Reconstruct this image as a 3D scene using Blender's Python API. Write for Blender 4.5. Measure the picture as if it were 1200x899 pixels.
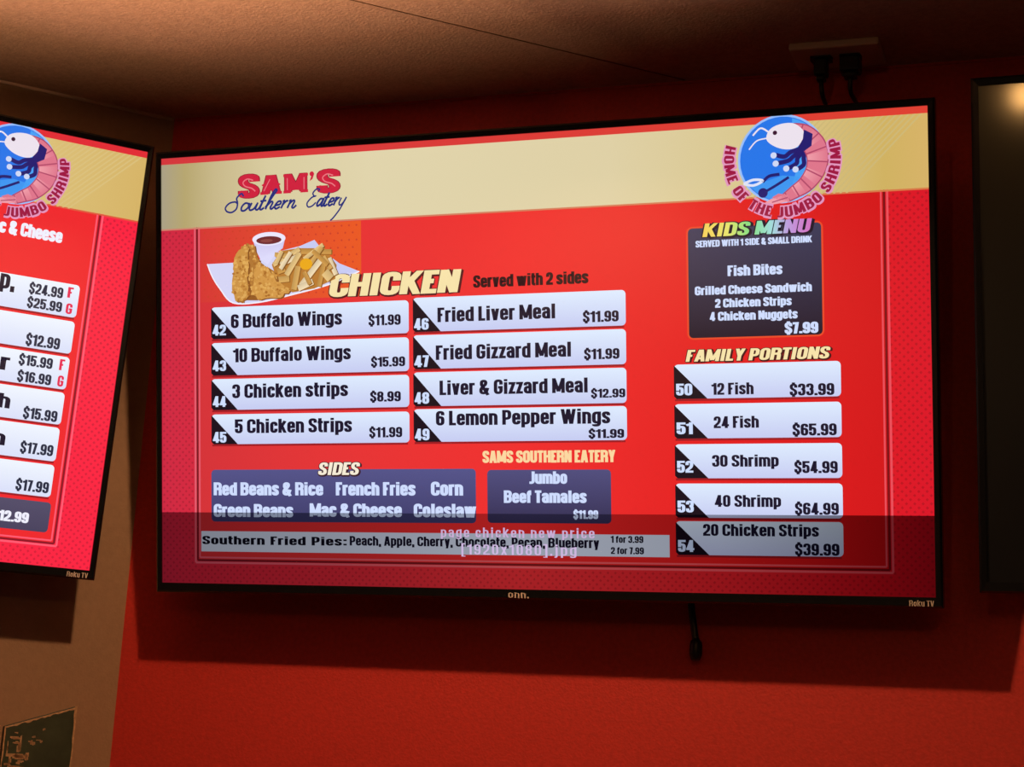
import bpy, math, random
from mathutils import Matrix, Vector

for o in list(bpy.data.objects):
    bpy.data.objects.remove(o)
S = bpy.context.scene
COL = S.collection
random.seed(7)

# ------------------------------------------------------------------ camera, world, lamps, exposure
YAW, PITCH, ROLL = -0.34363, 0.20947, 0.05698
CAM = Vector((1.59881, -2.61405, 1.61365))
cy, sy, cp, sp = math.cos(YAW), math.sin(YAW), math.cos(PITCH), math.sin(PITCH)
fwd = Vector((sy*cp, cy*cp, sp)); rgt = Vector((cy, -sy, 0)); upv = rgt.cross(fwd)
cr, sr = math.cos(ROLL), math.sin(ROLL)
r2 = rgt*cr + upv*sr; u2 = upv*cr - rgt*sr
cam = bpy.data.cameras.new('camera'); cam.sensor_width = 36; cam.lens = 2085.27/1200*36; cam.clip_start = .05
co = bpy.data.objects.new('camera', cam); COL.objects.link(co)
co.matrix_world = Matrix(((r2.x, u2.x, -fwd.x, CAM.x), (r2.y, u2.y, -fwd.y, CAM.y), (r2.z, u2.z, -fwd.z, CAM.z), (0, 0, 0, 1)))
S.camera = co
S.view_settings.view_transform = 'Standard'; S.view_settings.look = 'None'
S.view_settings.gamma = 1; S.view_settings.use_curve_mapping = False
S.view_settings.exposure = 0.0
wd = bpy.data.worlds.new('world'); S.world = wd; wd.use_nodes = True
wd.node_tree.nodes['Background'].inputs[0].default_value = (1, .74, .56, 1)
wd.node_tree.nodes['Background'].inputs[1].default_value = .019
CEIL_H = 2.6953
LAMP_NEAR = Vector((.74, -.88, 2.62)); LAMP_NEAR_W = 34.0
UPLIGHT = Vector((.40, -1.40, 2.37)); UPLIGHT_AIM = Vector((.60, -.40, CEIL_H)); UPLIGHT_W = 115.0; UPLIGHT_CONE = 120
LAMP_FAR = Vector((1.31, -3.25, 2.53)); LAMP_FAR_W = 4.5
FILL_LAMP = Vector((2.2, -3.4, 2.5)); FILL_LAMP_W = 48.0
WARM = (1.0, .58, .30)

CEIL = 2.6953
WALL_ANG = math.radians(47.48)           # direction of the left wall (it meets the back wall at an obtuse corner)
LW = Vector((math.cos(WALL_ANG), math.sin(WALL_ANG), 0))
LN = Vector((LW.y, -LW.x, 0))            # its normal, into the room

# ------------------------------------------------------------------ materials
def lin(c):
    return tuple((x/255/12.92 if x/255 <= .04045 else ((x/255+.055)/1.055)**2.4) for x in c)
def mat(name, col, rough=.6, spec=.5, metal=0, noise=0, scale=60, bump=0, bscale=400):
    m = bpy.data.materials.new(name); m.use_nodes = True
    nt = m.node_tree; b = nt.nodes['Principled BSDF']
    b.inputs['Base Color'].default_value = (*col, 1); b.inputs['Roughness'].default_value = rough
    b.inputs['Specular IOR Level'].default_value = spec; b.inputs['Metallic'].default_value = metal
    tc = nt.nodes.new('ShaderNodeTexCoord')
    if noise:
        n = nt.nodes.new('ShaderNodeTexNoise'); n.inputs['Scale'].default_value = scale; n.inputs['Detail'].default_value = 6
        nt.links.new(tc.outputs['Object'], n.inputs['Vector'])
        r = nt.nodes.new('ShaderNodeMapRange'); r.inputs[1].default_value = .3; r.inputs[2].default_value = .7
        r.inputs[3].default_value = 1-noise; r.inputs[4].default_value = 1+noise
        nt.links.new(n.outputs['Fac'], r.inputs[0])
        v = nt.nodes.new('ShaderNodeVectorMath'); v.operation = 'SCALE'; v.inputs[0].default_value = col
        nt.links.new(r.outputs[0], v.inputs['Scale']); nt.links.new(v.outputs[0], b.inputs['Base Color'])
    if bump:
        n2 = nt.nodes.new('ShaderNodeTexNoise'); n2.inputs['Scale'].default_value = bscale; n2.inputs['Detail'].default_value = 3
        nt.links.new(tc.outputs['Object'], n2.inputs['Vector'])
        bp = nt.nodes.new('ShaderNodeBump'); bp.inputs['Strength'].default_value = bump; bp.inputs['Distance'].default_value = .002
        nt.links.new(n2.outputs['Fac'], bp.inputs['Height']); nt.links.new(bp.outputs[0], b.inputs['Normal'])
    return m
M_RED = mat('red wall paint', (.62, .040, .028), .55, .35, noise=.10, scale=140, bump=.35, bscale=260)
M_TAN = mat('tan wall paint', (.34, .20, .115), .6, .3, noise=.06, scale=90, bump=.3, bscale=260)
M_CEIL = mat('brown ceiling paint', (.55, .36, .26), .8, .2, noise=.12, scale=120, bump=.6, bscale=220)
M_CAULK = mat('ceiling joint filler', (.55, .37, .27), .7, .2)
M_GROOVE = mat('ceiling seam', (.10, .055, .03), .9, .1)
M_FLOOR = mat('dark floor tile', (.10, .06, .045), .5, .4, noise=.2, scale=8)
M_BLACK = mat('black plastic', (.008, .0075, .0075), .38, .5)
M_GLOSS = mat('glossy black bezel', (.006, .0055, .0055), .22, .5)
M_MATTE = mat('matte black housing', (.010, .009, .009), .6, .3, bump=.2, bscale=600)
M_STEEL = mat('dark steel bracket', (.03, .03, .03), .45, .5, metal=1)
M_MARK = mat('silver printed lettering', (.72, .60, .50), .5, .5)
M_PLATE = mat('beige outlet plastic', (.66, .52, .40), .45, .4)
M_SHADE = mat('dark bronze lampshade', (.02, .015, .012), .5, .4)
M_SIGN = mat('dark green worn paint', (.040, .052, .026), .5, .4, noise=.3, scale=30, bump=.2, bscale=90)
M_GOLD = mat('worn gold paint', (.50, .30, .15), .5, .5, noise=.3, scale=160)

# the picture a screen shows: one emission per point of the image, behind slightly glossy plastic
def pixel_mat():
    m = bpy.data.materials.new('lit screen picture'); m.use_nodes = True; nt = m.node_tree
    b = nt.nodes['Principled BSDF']; b.inputs['Base Color'].default_value = (.004, .004, .004, 1)
    b.inputs['Roughness'].default_value = .36; b.inputs['Specular IOR Level'].default_value = .5
    a = nt.nodes.new('ShaderNodeAttribute'); a.attribute_name = 'pixel'
    nt.links.new(a.outputs['Color'], b.inputs['Emission Color']); b.inputs['Emission Strength'].default_value = 1.0
    return m
M_PIX = pixel_mat()
def overlay_mat():                        # translucent status bar the player draws over the picture
    m = bpy.data.materials.new('translucent status bar'); m.use_nodes = True; nt = m.node_tree
    nt.nodes.remove(nt.nodes['Principled BSDF'])
    t = nt.nodes.new('ShaderNodeBsdfTransparent')
    a = nt.nodes.new('ShaderNodeAttribute'); a.attribute_name = 'pixel'
    nt.links.new(a.outputs['Color'], t.inputs['Color'])
    nt.links.new(t.outputs[0], nt.nodes['Material Output'].inputs['Surface'])
    return m
M_OSD = overlay_mat()
M_OFF = mat('switched-off screen', (.006, .006, .006), .33, .5)
M_OFF.node_tree.nodes['Principled BSDF'].inputs['Coat Weight'].default_value = .7
M_OFF.node_tree.nodes['Principled BSDF'].inputs['Coat Roughness'].default_value = .08

# ------------------------------------------------------------------ mesh helpers
def link(name, verts, faces, m, parent=None, smooth=False):
    me = bpy.data.meshes.new(name); me.from_pydata([tuple(v) for v in verts], [], faces); me.update()
    me.materials.append(m)
    if smooth:
        for p in me.polygons: p.use_smooth = True
    o = bpy.data.objects.new(name, me); COL.objects.link(o)
    if parent: o.parent = parent
    return o
def empty(name, matrix):
    o = bpy.data.objects.new(name, None); o.empty_display_size = .05; COL.objects.link(o); o.matrix_world = matrix
    return o
def tag(o, label=None, cat=None, group=None, kind=None):
    if label: o['label'] = label
    if cat: o['category'] = cat
    if group: o['group'] = group
    if kind: o['kind'] = kind
    return o
class MB:
    def __init__(s): s.v = []; s.f = []
    def box(s, x0, x1, y0, y1, z0, z1, M=None):
        n = len(s.v)
        for z in (z0, z1):
            for x, y in ((x0, y0), (x1, y0), (x1, y1), (x0, y1)):
                p = Vector((x, y, z)); s.v.append(M @ p if M else p)
        s.f += [tuple(n+i for i in q) for q in ((3,2,1,0),(4,5,6,7),(0,1,5,4),(1,2,6,5),(2,3,7,6),(3,0,4,7))]
    def prism(s, poly, ax, d0, d1, M=None):   # poly in the two other axes, extruded along axis ax
        n = len(s.v); k = len(poly)
        for d in (d0, d1):
            for a, b in poly:
                p = [a, b]; p.insert(ax, d); p = Vector(p); s.v.append(M @ p if M else p)
        s.f.append(tuple(n+i for i in reversed(range(k)))); s.f.append(tuple(n+k+i for i in range(k)))
        for i in range(k): s.f.append((n+i, n+(i+1) % k, n+k+(i+1) % k, n+k+i))
    def lathe(s, prof, seg=20, M=None):       # profile (r, z)
        n = len(s.v)
        for r, z in prof:
            for i in range(seg):
                a = 2*math.pi*i/seg; p = Vector((r*math.cos(a), r*math.sin(a), z)); s.v.append(M @ p if M else p)
        for j in range(len(prof)-1):
            for i in range(seg):
                a, b = n+j*seg+i, n+j*seg+(i+1) % seg; s.f.append((a, b, b+seg, a+seg))
        s.f.append(tuple(n+i for i in reversed(range(seg)))); s.f.append(tuple(n+(len(prof)-1)*seg+i for i in range(seg)))
    def tube(s, pts, r, seg=10):
        n = len(s.v); pts = [Vector(p) for p in pts]
        for i, p in enumerate(pts):
            t = (pts[min(i+1, len(pts)-1)]-pts[max(i-1, 0)]).normalized()
            a = t.orthogonal() if i == 0 else (a - t*a.dot(t))
            a.normalize(); b = t.cross(a); rr = r[i] if isinstance(r, (list, tuple)) else r
            for k in range(seg):
                q = 2*math.pi*k/seg; s.v.append(p + (a*math.cos(q)+b*math.sin(q))*rr)
        for j in range(len(pts)-1):
            for i in range(seg):
                c, d = n+j*seg+i, n+j*seg+(i+1) % seg; s.f.append((c, d, d+seg, c+seg))
        s.f.append(tuple(n+i for i in reversed(range(seg)))); s.f.append(tuple(n+(len(pts)-1)*seg+i for i in range(seg)))
    def build(s, name, m, parent=None, bevel=0, smooth=False):
        o = link(name, s.v, s.f, m, parent, smooth)
        if bevel:
            b = o.modifiers.new('bevel', 'BEVEL'); b.width = bevel; b.segments = 2; b.limit_method = 'ANGLE'
        return o

# ------------------------------------------------------------------ the room
def slab(name, m, M, x0, x1, y0, y1, z0, z1):
    b = MB(); b.box(x0, x1, y0, y1, z0, z1, M); o = b.build(name, m); o['kind'] = 'structure'; return o
I4 = Matrix.Identity(4)
FL = Matrix.Rotation(WALL_ANG, 4, 'Z')                  # left wall frame: x along the wall, +y behind it
slab('wall_back', M_RED, I4, 0, 4.2, 0, .12, 0, CEIL)
# the left wall's far end is cut on the line where both walls meet
b = MB(); t = .12*math.tan(WALL_ANG/2)
b.prism([(-3.6, 0), (0, 0), (-t, .12), (-3.6, .12)], 2, 0, CEIL, FL); o = b.build('wall_left', M_TAN); o['kind'] = 'structure'
e = LW*-3.6
b = MB(); b.prism([(0, 0), (4.2, 0), (4.2, -4.2), (e.x, -4.2), (e.x, e.y)], 2, CEIL, CEIL+.1); o = b.build('ceiling', M_CEIL); o['kind'] = 'structure'
b = MB(); b.prism([(0, 0), (4.2, 0), (4.2, -4.2), (e.x, -4.2), (e.x, e.y)], 2, -.1, 0); o = b.build('floor', M_FLOOR); o['kind'] = 'structure'
slab('trim_1', M_CAULK, FL, -3.5, -.002, -.004, 0, CEIL-.005, CEIL)
slab('trim_2', M_RED, I4, .002, 4.1, -.003, 0, CEIL-.004, CEIL)
b = MB()
q0 = Vector((.50, -.4255, 0)); q1 = Vector((.937, .0, 0)); side = (q1-q0).normalized().orthogonal()
dd = (q1-q0).normalized(); nn = Vector((-dd.y, dd.x, 0))*.0012; q0 = q0-dd*2.2; q1 = q1-dd*.01
b.prism([tuple((q0+nn).xy), tuple((q1+nn).xy), tuple((q1-nn).xy), tuple((q0-nn).xy)], 2, CEIL-.0006, CEIL+.0005)
o = b.build('trim_3', M_GROOVE); o['kind'] = 'structure'

# ------------------------------------------------------------------ lettering: heavy condensed capitals drawn with an elliptical pen
HX, HY = .112, .086
XH = .80
GL = {
'A': (.62, ["0,-.05 .42,1.05", "1,-.05 .58,1.05", ".2,.27 .8,.27"]),
'B': (.60, ["0,.53 0,T ~1,T ~1,.53 0,.53", "0,.53 ~1,.53 ~1,B 0,B 0,.6"]),
'C': (.58, ["1,.62 ~1,T ~0,T ~0,B ~1,B 1,.38"]),
'D': (.60, ["0,B 0,T ~1,T ~1,B z"]),
'E': (.46, [">,T 0,T 0,B >,B", "0,.53 .95,.53"]),
'F': (.45, [">,T 0,T 0,0", "0,.5 .95,.5"]),
'G': (.58, ["1,.64 ~1,T ~0,T ~0,B ~1,B 1,.46 .45,.46"]),
'H': (.60, ["0,0 0,1", "1,0 1,1", "0,.52 1,.52"]),
'I': (.29, [".5,0 .5,1"]),
'J': (.42, ["1,1 ~1,B <,B"]),
'K': (.62, ["0,0 0,1", "1.05,1.05 .15,.42", ".35,.6 1.05,-.05"]),
'L': (.44, ["0,1 0,B >,B"]),
'M': (.80, ["0,0 0,1", "1,0 1,1", "0,1.1 .5,.1", "1,1.1 .5,.1"]),
'N': (.60, ["0,0 0,1", "1,0 1,1", "0,1 1,0"]),
'O': (.58, ["~0,B ~0,T ~1,T ~1,B z"]),
'P': (.56, ["0,0 0,T ~1,T ~1,.42 0,.42"]),
'R': (.60, ["0,0 0,T ~1,T ~1,.5 0,.5", ".5,.5 ~1,.5 1,0"]),
'S': (.56, ["1,.68 ~1,T ~0,T ~0,.58 ~1,.42 ~1,B ~0,B 0,.32"]),
'T': (.50, ["<,T >,T", ".5,T .5,0"]),
'U': (.58, ["0,1 ~0,B ~1,B 1,1"]),
'V': (.60, ["0,1.05 .45,-.05", "1,1.05 .55,-.05"]),
'W': (.92, ["0,1.05 .24,-.05", ".26,-.05 .5,1.05", ".5,1.05 .74,-.05", ".76,-.05 1,1.05"]),
'Y': (.58, ["0,1.05 .5,.4", "1,1.05 .5,.4", ".5,.5 .5,0"]),
'0': (.54, ["~0,B ~0,T ~1,T ~1,B z"]),
'1': (.38, ["1,1 1,0", "<,.76 .9,.84"]),
'2': (.53, ["0,.64 ~0,T ~1,T ~1,.5 0,.2 0,B >,B"]),
'3': (.53, ["0,.68 ~0,T ~1,T ~1,.53 .4,.53", ".4,.53 ~1,.53 ~1,B ~0,B 0,.34"]),
'4': (.55, [".74,1 .74,0", ".7,1.05 .05,.27", "<,.24 >,.24"]),
'5': (.53, [">,T 0,T 0,.48", "0,.4 ~0,.62 ~1,.62 ~1,B ~0,B 0,.32"]),
'6': (.54, ["1,.70 ~1,T ~0,T ~0,B ~1,B ~1,.56 .1,.56"]),
'7': (.44, ["<,T 1,T .35,-.03"]),
'8': (.54, ["~0,.53 ~0,T ~1,T ~1,.53 z", "~0,B ~0,.53 ~1,.53 ~1,B z"]),
'9': (.54, ["0,.30 ~0,B ~1,B ~1,T ~0,T ~0,.44 .9,.44"]),
'$': (.54, ["1,.66 ~1,T ~0,T ~0,.58 ~1,.42 ~1,B ~0,B 0,.34", ".5,-.1 .5,.02", ".5,.98 .5,1.1"]),
'&': (.66, ["1.05,-.05 .1,.66 ~.1,T ~.72,T ~.72,.66 ~0,.42 ~0,B ~.75,B 1,.44"]),
'.': (.22, [".5,0 .5,.19"]),
',': (.22, [".5,.19 .5,0 .2,-.13"]),
':': (.22, [".5,0 .5,.19", ".5,.5 .5,.69"]),
"'": (.22, [".5,1 .5,.72"]),
'[': (.34, [">,1 0,1 0,-.15 >,-.15"]),
']': (.34, ["<,1 1,1 1,-.15 <,-.15"]),
'a': (.52, ["0,.55 ~0,X ~1,X 1,0", "1,.44 ~0,.44 ~0,B ~1,B 1,.3"]),
'b': (.54, ["0,1 0,B ~1,B ~1,X 0,X"]),
'c': (.50, ["1,.5 ~1,X ~0,X ~0,B ~1,B 1,.3"]),
'd': (.54, ["1,1 1,B ~0,B ~0,X 1,X"]),
'e': (.52, ["0,.41 1,.41 ~1,X ~0,X ~0,B ~1,B 1,.27"]),
'f': (.34, [">,T ~.25,T .25,0", "<,.72 >,.72"]),
'g': (.54, ["1,B ~0,B ~0,X 1,X 1,.6", "1,.8 ~1,D ~0,D 0,-.04"]),
'h': (.54, ["0,0 0,1", "0,X ~1,X 1,0"]),
'i': (.28, [".5,0 .5,.8", ".5,.86 .5,1.01"]),
'j': (.30, [".6,.8 ~.6,D <,D", ".6,.86 .6,1.01"]),
'k': (.54, ["0,0 0,1", "1.05,.84 .15,.36", ".35,.5 1.05,-.05"]),
'l': (.28, [".5,0 .5,1"]),
'm': (.82, ["0,0 0,.8", "0,X ~.5,X .5,0", ".5,X ~1,X 1,0"]),
'n': (.54, ["0,0 0,.8", "0,X ~1,X 1,0"]),
'o': (.53, ["~0,B ~0,X ~1,X ~1,B z"]),
'p': (.54, ["0,-.2 0,X ~1,X ~1,B 0,B"]),
'r': (.37, ["0,0 0,.8", "0,.56 ~.15,X >,X"]),
's': (.50, ["1,.54 ~1,X ~0,X ~0,.47 ~1,.34 ~1,B ~0,B 0,.27"]),
't': (.34, [".3,1 ~.3,B >,B", "<,.72 >,.72"]),
'u': (.54, ["1,0 1,.8", "0,.8 ~0,B 1,B"]),
'v': (.52, ["0,.84 .47,-.04", "1,.84 .53,-.04"]),
'w': (.80, ["0,.84 .24,-.04", ".26,-.04 .5,.84", ".5,.84 .74,-.04", ".76,-.04 1,.84"]),
'x': (.52, ["0,.84 1,-.04", "0,-.04 1,.84"]),
'y': (.52, ["0,.84 .5,.02", "1,.84 .4,-.2"]),
'z': (.44, ["<,X 1,X 0,B >,B"]),
}
def glyph_paths(ch, hx, hy, r=.17):
    """centre lines of a letter (x, y in cap heights) with rounded corners, plus its width and clamp range"""
    w, strokes = GL[ch]
    x0, x1 = HX, w-HX
    out = []
    for st in strokes:
        pts = []; closed = False; lo, hi = 9, -9
        for tk in st.split():
            if tk == 'z': closed = True; continue
            rd = tk[0] == '~'; a, bb = tk.lstrip('~').split(',')
            fx = {'<': None, '>': None}.get(a, a)
            x = 0 if a == '<' else w if a == '>' else x0+(x1-x0)*float(a)
            y = {'T': 1-HY, 'B': HY, 'X': XH-HY, 'D': -.2+HY}.get(bb)
            if y is None: y = float(bb)
            pts.append((x, y, rd))
        n = len(pts); path = []
        for i, (x, y, rd) in enumerate(pts):
            if not rd or (not closed and i in (0, n-1)): path.append((x, y)); continue
            P = Vector((x, y)); A = Vector(pts[i-1][:2]); B = Vector(pts[(i+1) % n][:2])
            la = min((A-P).length*.5, r*1.05); lb = min((B-P).length*.5, r*1.05)
            a = P+(A-P).normalized()*la; c = P+(B-P).normalized()*lb
            for k in range(5):
                t = k/4; q = a*(1-t)**2+P*2*t*(1-t)+c*t*t; path.append((q.x, q.y))
        out.append((path, closed))
    return w, out
def ribbon(path, closed, hx, hy):
    """strip of quads around a centre line for a pen hx wide and hy high (half sizes)"""
    s = hx/hy; P = []
    for x, y in path:
        v = Vector((x, y*s))
        if not P or (v-P[-1]).length > 1e-5: P.append(v)
    if closed and (P[0]-P[-1]).length < 1e-5: P.pop()
    n = len(P); L = []; R = []
    for i in range(n):
        d0 = (P[i]-P[i-1]).normalized() if (i or closed) else None
        d1 = (P[(i+1) % n]-P[i]).normalized() if (i < n-1 or closed) else None
        d0 = d0 or d1; d1 = d1 or d0
        n0 = Vector((-d0.y, d0.x)); n1 = Vector((-d1.y, d1.x)); m = n0+n1
        if m.length < .2: m = n0
        else: m.normalize(); m = m/max(.5, m.dot(n0))
        L.append(P[i]+m*hx); R.append(P[i]-m*hx)
    q = []
    for i in range(n if closed else n-1):
        j = (i+1) % n; q.append([(v.x, v.y/s) for v in (L[i], L[j], R[j], R[i])])
    return q
def text_quads(txt, gap=.045, space=.24, bold=0.0):
    """all quads of a line of text at cap height 1, and its width"""
    x = 0; Q = []
    for ch in txt:
        if ch == ' ': x += space; continue
        w, paths = glyph_paths(ch, HX, HY)
        lo, hi = -.21, 1.12
        for p, c in paths:
            ys = [a[1] for a in p]
            cap = ch.isupper() or ch.isdigit()
            l = 0 if (cap or ch in 'kvwxz') else -.2; h = 1.0 if cap else (XH if ch in 'vwxyz' else 1.12)
            if ch in '$[],': l, h = -.2, 1.12
            for q in ribbon(p, c, HX+bold, HY+bold):
                Q.append([(x+a, min(max(bq, l-bold), h+bold)) for a, bq in q])
        x += w+gap
    return Q, x-gap

# ------------------------------------------------------------------ picture on a screen: coordinates are the picture's own 1920 x 1080
SW, SH = 1.21, .6806
class Art:
    def __init__(s): s.v = []; s.f = []; s.c = []
    def P(s, u, v, layer): return ((u/1920-.5)*SW, -.0002-.00012*layer, (.5-v/1080)*SH)
    def poly(s, pts, col, layer=1):
        """pts in picture pixels; col one 0..255 colour or one per point"""
        n = len(s.v); s.v += [s.P(u, v, layer) for u, v in pts]
        a = sum(pts[i-1][0]*pts[i][1]-pts[i][0]*pts[i-1][1] for i in range(len(pts)))
        idx = list(range(n, n+len(pts))); cs = col if isinstance(col[0], (list, tuple)) else [col]*len(pts)
        cs = [lin(c) for c in cs]
        if a > 0: idx.reverse(); cs = list(reversed(cs))
        s.f.append(idx); s.c += cs
    def rect(s, u0, v0, u1, v1, top, bot=None, layer=1):
        bot = bot or top
        s.poly([(u0, v0), (u1, v0), (u1, v1), (u0, v1)], [top, top, bot, bot], layer)
    def hgrad(s, u0, v0, u1, v1, stops, layer=1):
        for (a, ca), (b_, cb) in zip(stops, stops[1:]):
            s.poly([(u0+(u1-u0)*a, v0), (u0+(u1-u0)*b_, v0), (u0+(u1-u0)*b_, v1), (u0+(u1-u0)*a, v1)], [ca, cb, cb, ca], layer)
    def round(s, u0, v0, u1, v1, r, top, bot=None, layer=1, corners=(1, 1, 1, 1)):
        bot = bot or top; pts = []
        for k, (cx, cy_, a0) in enumerate(((u0+r, v0+r, 180), (u1-r, v0+r, 270), (u1-r, v1-r, 0), (u0+r, v1-r, 90))):
            if not corners[k]: pts.append(((u0, u1, u1, u0)[k], (v0, v0, v1, v1)[k])); continue
            for i in range(6):
                a = math.radians(a0+18*i); pts.append((cx+r*math.cos(a), cy_+r*math.sin(a)))
        cs = [tuple(t_+(b_-t_)*(p[1]-v0)/(v1-v0) for t_, b_ in zip(top, bot)) for p in pts]
        s.poly(pts, cs, layer)
    def disc(s, u, v, r, col, layer=1, r_y=None, seg=40):
        s.poly([(u+r*math.cos(2*math.pi*i/seg), v+(r_y or r)*math.sin(2*math.pi*i/seg)) for i in range(seg)], col, layer)
    def line(s, pts, w, col, layer=1, closed=False):
        for q in ribbon(pts, closed, w/2, w/2): s.poly(q, col, layer)
    def curve(s, pts, w, col, layer=1):
        s.line(smooth_path(pts), w, col, layer)
    def text(s, txt, u0, u1, base, cap, col, layer=2, slant=0, bold=0, grow=0, grad=None, dx=0, dy=0, **k):
        Q, w = text_quads(txt, bold=bold+grow, **k); sx = (u1-u0-slant*cap)/w
        for q in Q:
            pts = [(u0+dx+x*sx+slant*cap*y, base+dy-y*cap) for x, y in q]
            s.poly(pts, [grad(p[0]) for p in pts] if grad else col, layer)
    def arc_text(s, txt, u, v, r, a0, a1, cap, col, layer=2, bold=0):
        Q, w = text_quads(txt, gap=.10, space=.34, bold=bold)
        for q in Q:
            pts = []
            for x, y in q:
                a = math.radians(a0+(a1-a0)*x/w); rr = r+cap*(.5-y)
                pts.append((u+rr*math.cos(a), v-rr*math.sin(a)))
            s.poly(pts, col, layer)
    def build(s, name, parent, m=None):
        o = link(name, s.v, s.f, m or M_PIX, parent)
        at = o.data.color_attributes.new('pixel', 'FLOAT_COLOR', 'CORNER')
        flat = []
        for c in s.c: flat += [*c, 1.0]
        at.data.foreach_set('color', flat)
        return o
def smooth_path(pts, n=6):
    out = []; P = [Vector(p) for p in pts]
    for i in range(len(P)-1):
        a, b_, c, d = P[max(i-1, 0)], P[i], P[i+1], P[min(i+2, len(P)-1)]
        for k in range(n):
            t = k/n
            out.append(tuple(.5*((2*b_)+(c-a)*t+(2*a-5*b_+4*c-d)*t*t+(3*b_-a-3*c+d)*t**3)))
    out.append(tuple(P[-1])); return out

# colours of the menu picture
INK = (24, 20, 44); CREAM = (246, 226, 170); WHITE = (222, 230, 255)
BAR_T, BAR_B = (222, 236, 255), (198, 204, 242)
NAVY_T, NAVY_B = (78, 76, 122), (40, 38, 66)

def background(parent, red, border, head, seed, tint=0):
    """base picture: dotted border, ruled frame, red field, gold header band"""
    rnd = random.Random(seed); a = Art()
    a.hgrad(0, 0, 1920, 1080, border, 0)
    a.hgrad(98, 184, 1824, 1024, red, 1)
    dk = lambda c, f: tuple(x*f for x in c)
    def bcol(u):
        for (x0, c0), (x1, c1) in zip(border, border[1:]):
            if u/1920 <= x1: t = (u/1920-x0)/(x1-x0); return tuple(p+(q-p)*t for p, q in zip(c0, c1))
        return border[-1][1]
    row = 0; v = 192
    while v < 1078:                       # halftone dots of the border
        for u in range(6 + (9 if row % 2 else 0), 1920, 18):
            if v < 1034 and 88 < u < 1832: continue
            a.poly([(u-3.6, v), (u, v-3.6), (u+3.6, v), (u, v+3.6)], dk(bcol(u), .86), 1)
        v += 9; row += 1
    for (u0, v0, u1, v1, w, c) in ((96, 180, 1829, 1028, 5, 'l'), (102, 180, 1822, 1022, 5, 'd'), (108, 180, 1815, 1015, 4, 'l')):
        for q in (((u0, v0), (u0, v1)), ((u0, v1), (u1, v1)), ((u1, v1), (u1, v0))):
            for k in range(12):
                p = [q[0][i]+(q[1][i]-q[0][i])*k/12 for i in (0, 1)]; p2 = [q[0][i]+(q[1][i]-q[0][i])*(k+1)/12 for i in (0, 1)]
                bc = bcol(p[0]); cc = dk(bc, .56) if c == 'd' else tuple(min(255, x*.78+62) for x in bc)
                a.line([p, p2], w, cc, 2)
    o = a.build('screen', parent)
    h = Art()
    h.hgrad(0, 0, 1920, 17, [(0, head[3]), (.9, head[4]), (1, head[4])], 1)
    h.hgrad(0, 16, 1920, 183, head[0], 2)
    for k in range(0, 1920+170, 14):      # fine diagonal hatching printed on the gold
        f = head[1](k)
        if f: 
            u0, u1 = k, k-167
            h.poly([(u0, 16), (u0+5, 16), (u1+5, 183), (u1, 183)], tuple(f), 3) if u1 > 0 and u0 < 1914 else None
    h.hgrad(0, 181, 1920, 185, [(0, (206, 130, 110)), (1, head[2])], 3)
    h.build('header_band', o)
    return o
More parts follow.
